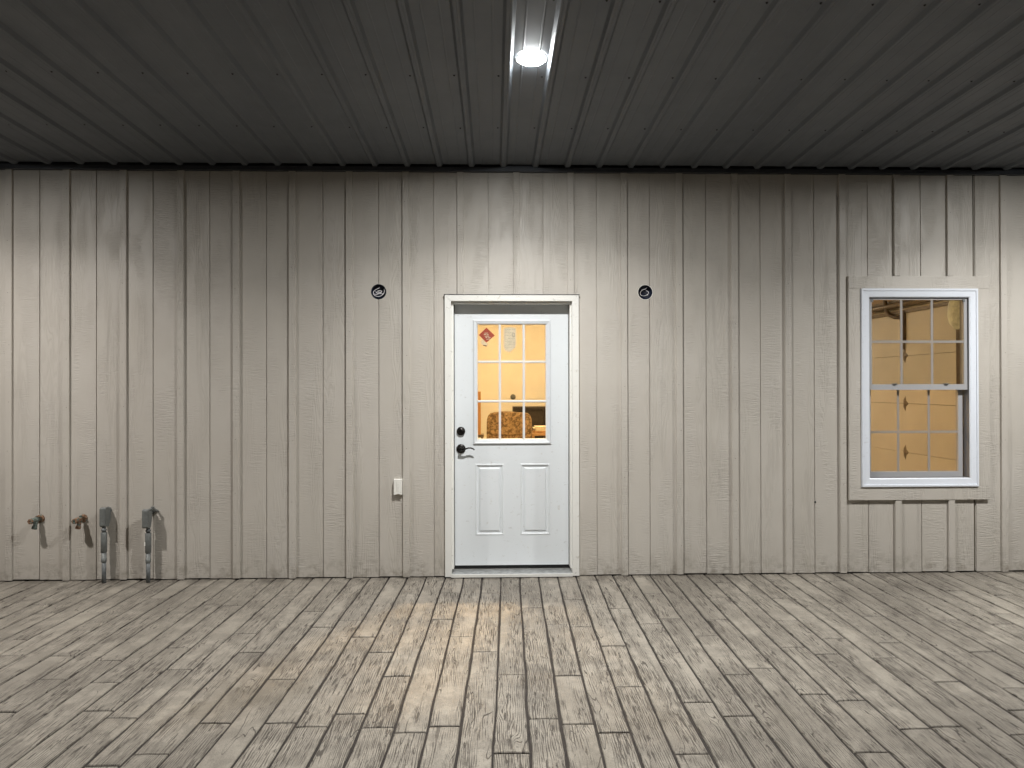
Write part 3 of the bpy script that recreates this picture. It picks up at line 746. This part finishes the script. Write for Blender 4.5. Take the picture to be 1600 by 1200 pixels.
# recliner
rc = empty('recliner', (.19,3.7,.03), 'brown mottled recliner armchair seen through the lower door panes', 'armchair')
def cushion(x0,x1,y0,y1,z0,z1,r,name):
    import bmesh
    bm = bmesh.new(); bmesh.ops.create_cube(bm, size=1)
    bmesh.ops.bevel(bm, geom=bm.edges[:], offset=.22, segments=5, profile=.6, affect='EDGES')
    bmesh.ops.subdivide_edges(bm, edges=[e for e in bm.edges if e.calc_length() > .3], cuts=5, use_grid_fill=True)
    for v in bm.verts:
        x = (x0+x1)/2+v.co.x*(x1-x0); y = (y0+y1)/2+v.co.y*(y1-y0); z = (z0+z1)/2+v.co.z*(z1-z0)
        n = noise.noise((x*5+x0,y*5,z*5)); v.co = (x+n*.012-rc.location.x, y+n*.02-rc.location.y, z+n*.012-rc.location.z)
    me = bpy.data.meshes.new(name); bm.to_mesh(me); bm.free()
    me.polygons.foreach_set('use_smooth', [True]*len(me.polygons)); me.materials.append(FABRIC)
    o = bpy.data.objects.new(name, me); C.collection.objects.link(o); o.parent = rc; return o
cushion(-.10,.48,3.62,3.86,.42,1.075,.1,'backrest')
cushion(-.06,.44,3.60,3.74,.78,1.02,.1,'head_cushion')
cushion(-.14,.52,3.05,3.66,.18,.52,.1,'seat')
cushion(-.24,-.08,3.0,3.80,.10,.66,.1,'armrest'); cushion(.46,.62,3.0,3.80,.10,.66,.1,'armrest')
# black cabinet, boxes, cardboard
cb = empty('cabinet', (.75,5.7,.03), 'tall black cabinet standing behind the recliner', 'cabinet')
MB().plate(.290,1.30,.03,1.082,5.60,6.05,[(.33,.78,.09,.52),(.82,1.26,.09,.52),(.33,.78,.56,1.04),(.82,1.26,.56,1.04)]).build('carcass', BLACKCAB, cb)
MB().box(.290,1.30,6.051,6.07,.03,1.08).build('back_panel', BLACKCAB, cb)
MB().box(.34,.77,5.62,5.64,.57,1.03).build('cabinet_door', BLACKCAB, cb)
tb = empty('work_table', (.9,4.7,.03), 'low wooden table holding papers beside the recliner', 'table')
WOOD = simple('raw_pine', (.42,.25,.12), .7, 0, .3, 14)
MB().box(.50,1.40,4.45,4.95,.715,.745).build('tabletop', WOOD, tb)
for (a,b) in ((.52,4.47),(1.34,4.47),(.52,4.89),(1.34,4.89)): MB().box(a,a+.04,b,b+.04,.03,.715).build('leg', WOOD, tb)
for i,(z,m,dx) in enumerate(((.745,WOOD,0),(.780,PAPER,.02),(.805,PAPER,-.01),(.822,PAPER,.015))):
    if i == 0:
        b_ = MB().box(.545,.95,4.50,4.80,z,z+.035).build('wooden_tray', m); tag(b_, 'shallow wooden tray at the bottom of the stack on the work table', 'tray')
    else:
        b_ = MB().box(.555+dx,.90+dx,4.50,4.78,z,z+.016+.006*(i==1)).build('folder', m); tag(b_, ['','lowest and thickest cream folder on the wooden tray','middle cream folder in the stack on the wooden tray','topmost cream folder of the stack on the wooden tray'][i], 'folder', 'cream folders on the work table')
cd = MB().box(-.42,-.205,4.95,5.15,.70,1.328).build('cardboard_carton', CARD); tag(cd, 'tall orange-brown cardboard carton at left behind the door glass', 'carton')
st_ = empty('stool', (-.31,5.05,.03), 'dark wooden stool under the tall cardboard carton', 'stool')
MB().box(-.46,-.16,4.90,5.20,.66,.699).build('seat', HINGE, st_)
for (a,b) in ((-.45,4.91),(-.20,4.91),(-.45,5.16),(-.20,5.16)): MB().box(a,a+.03,b,b+.03,.03,.66).build('leg', HINGE, st_)
ht = MB().lathe((.314,6.499,1.228),(0,-1,0),[(0,.045),(.012,.045),(.02,.035),(.022,.01)],18).build('thermostat', GALV); tag(ht, 'small round grey thermostat on the warm back wall', 'thermostat')
# warm lights inside
def shop_light(x, y, l, w, label, mat, rot=False):
    t = empty('shop_light', (x,y,IZ), label, 'ceiling light', 'warm ceiling lights inside the building')
    a, b = (l/2, w/2) if not rot else (w/2, l/2)
    MB().box(x-a,x+a,y-b,y+b,IZ-.05,IZ-.001).build('housing', simple('shop_light_housing',(.7,.7,.7),.5), t)
    MB().box(x-a+.01,x+a-.01,y-b+.01,y+b-.01,IZ-.062,IZ-.0505).build('diffuser', mat, t)
shop_light(.25,4.9,1.2,.30,'warm ceiling light above the recliner near the back wall', WARM)
shop_light(-2.4,4.2,1.2,.30,'warm ceiling light at the far left of the room', WARM)
shop_light(2.9,4.0,1.2,.30,'warm ceiling light nearest the garage door', emitter('pale_warm_diffuser', (1.0,.86,.62), INNER*.75))
NEARW = emitter('warm_lit_bulb', (1.0,.66,.28), INNER*26.0)
shop_light(.74,1.42,.22,.16,'small warm light just inside the door, right of its centre', NEARW)
shop_light(.10,1.55,.12,.12,'smallest warm light just inside the door, left of its centre', NEARW)
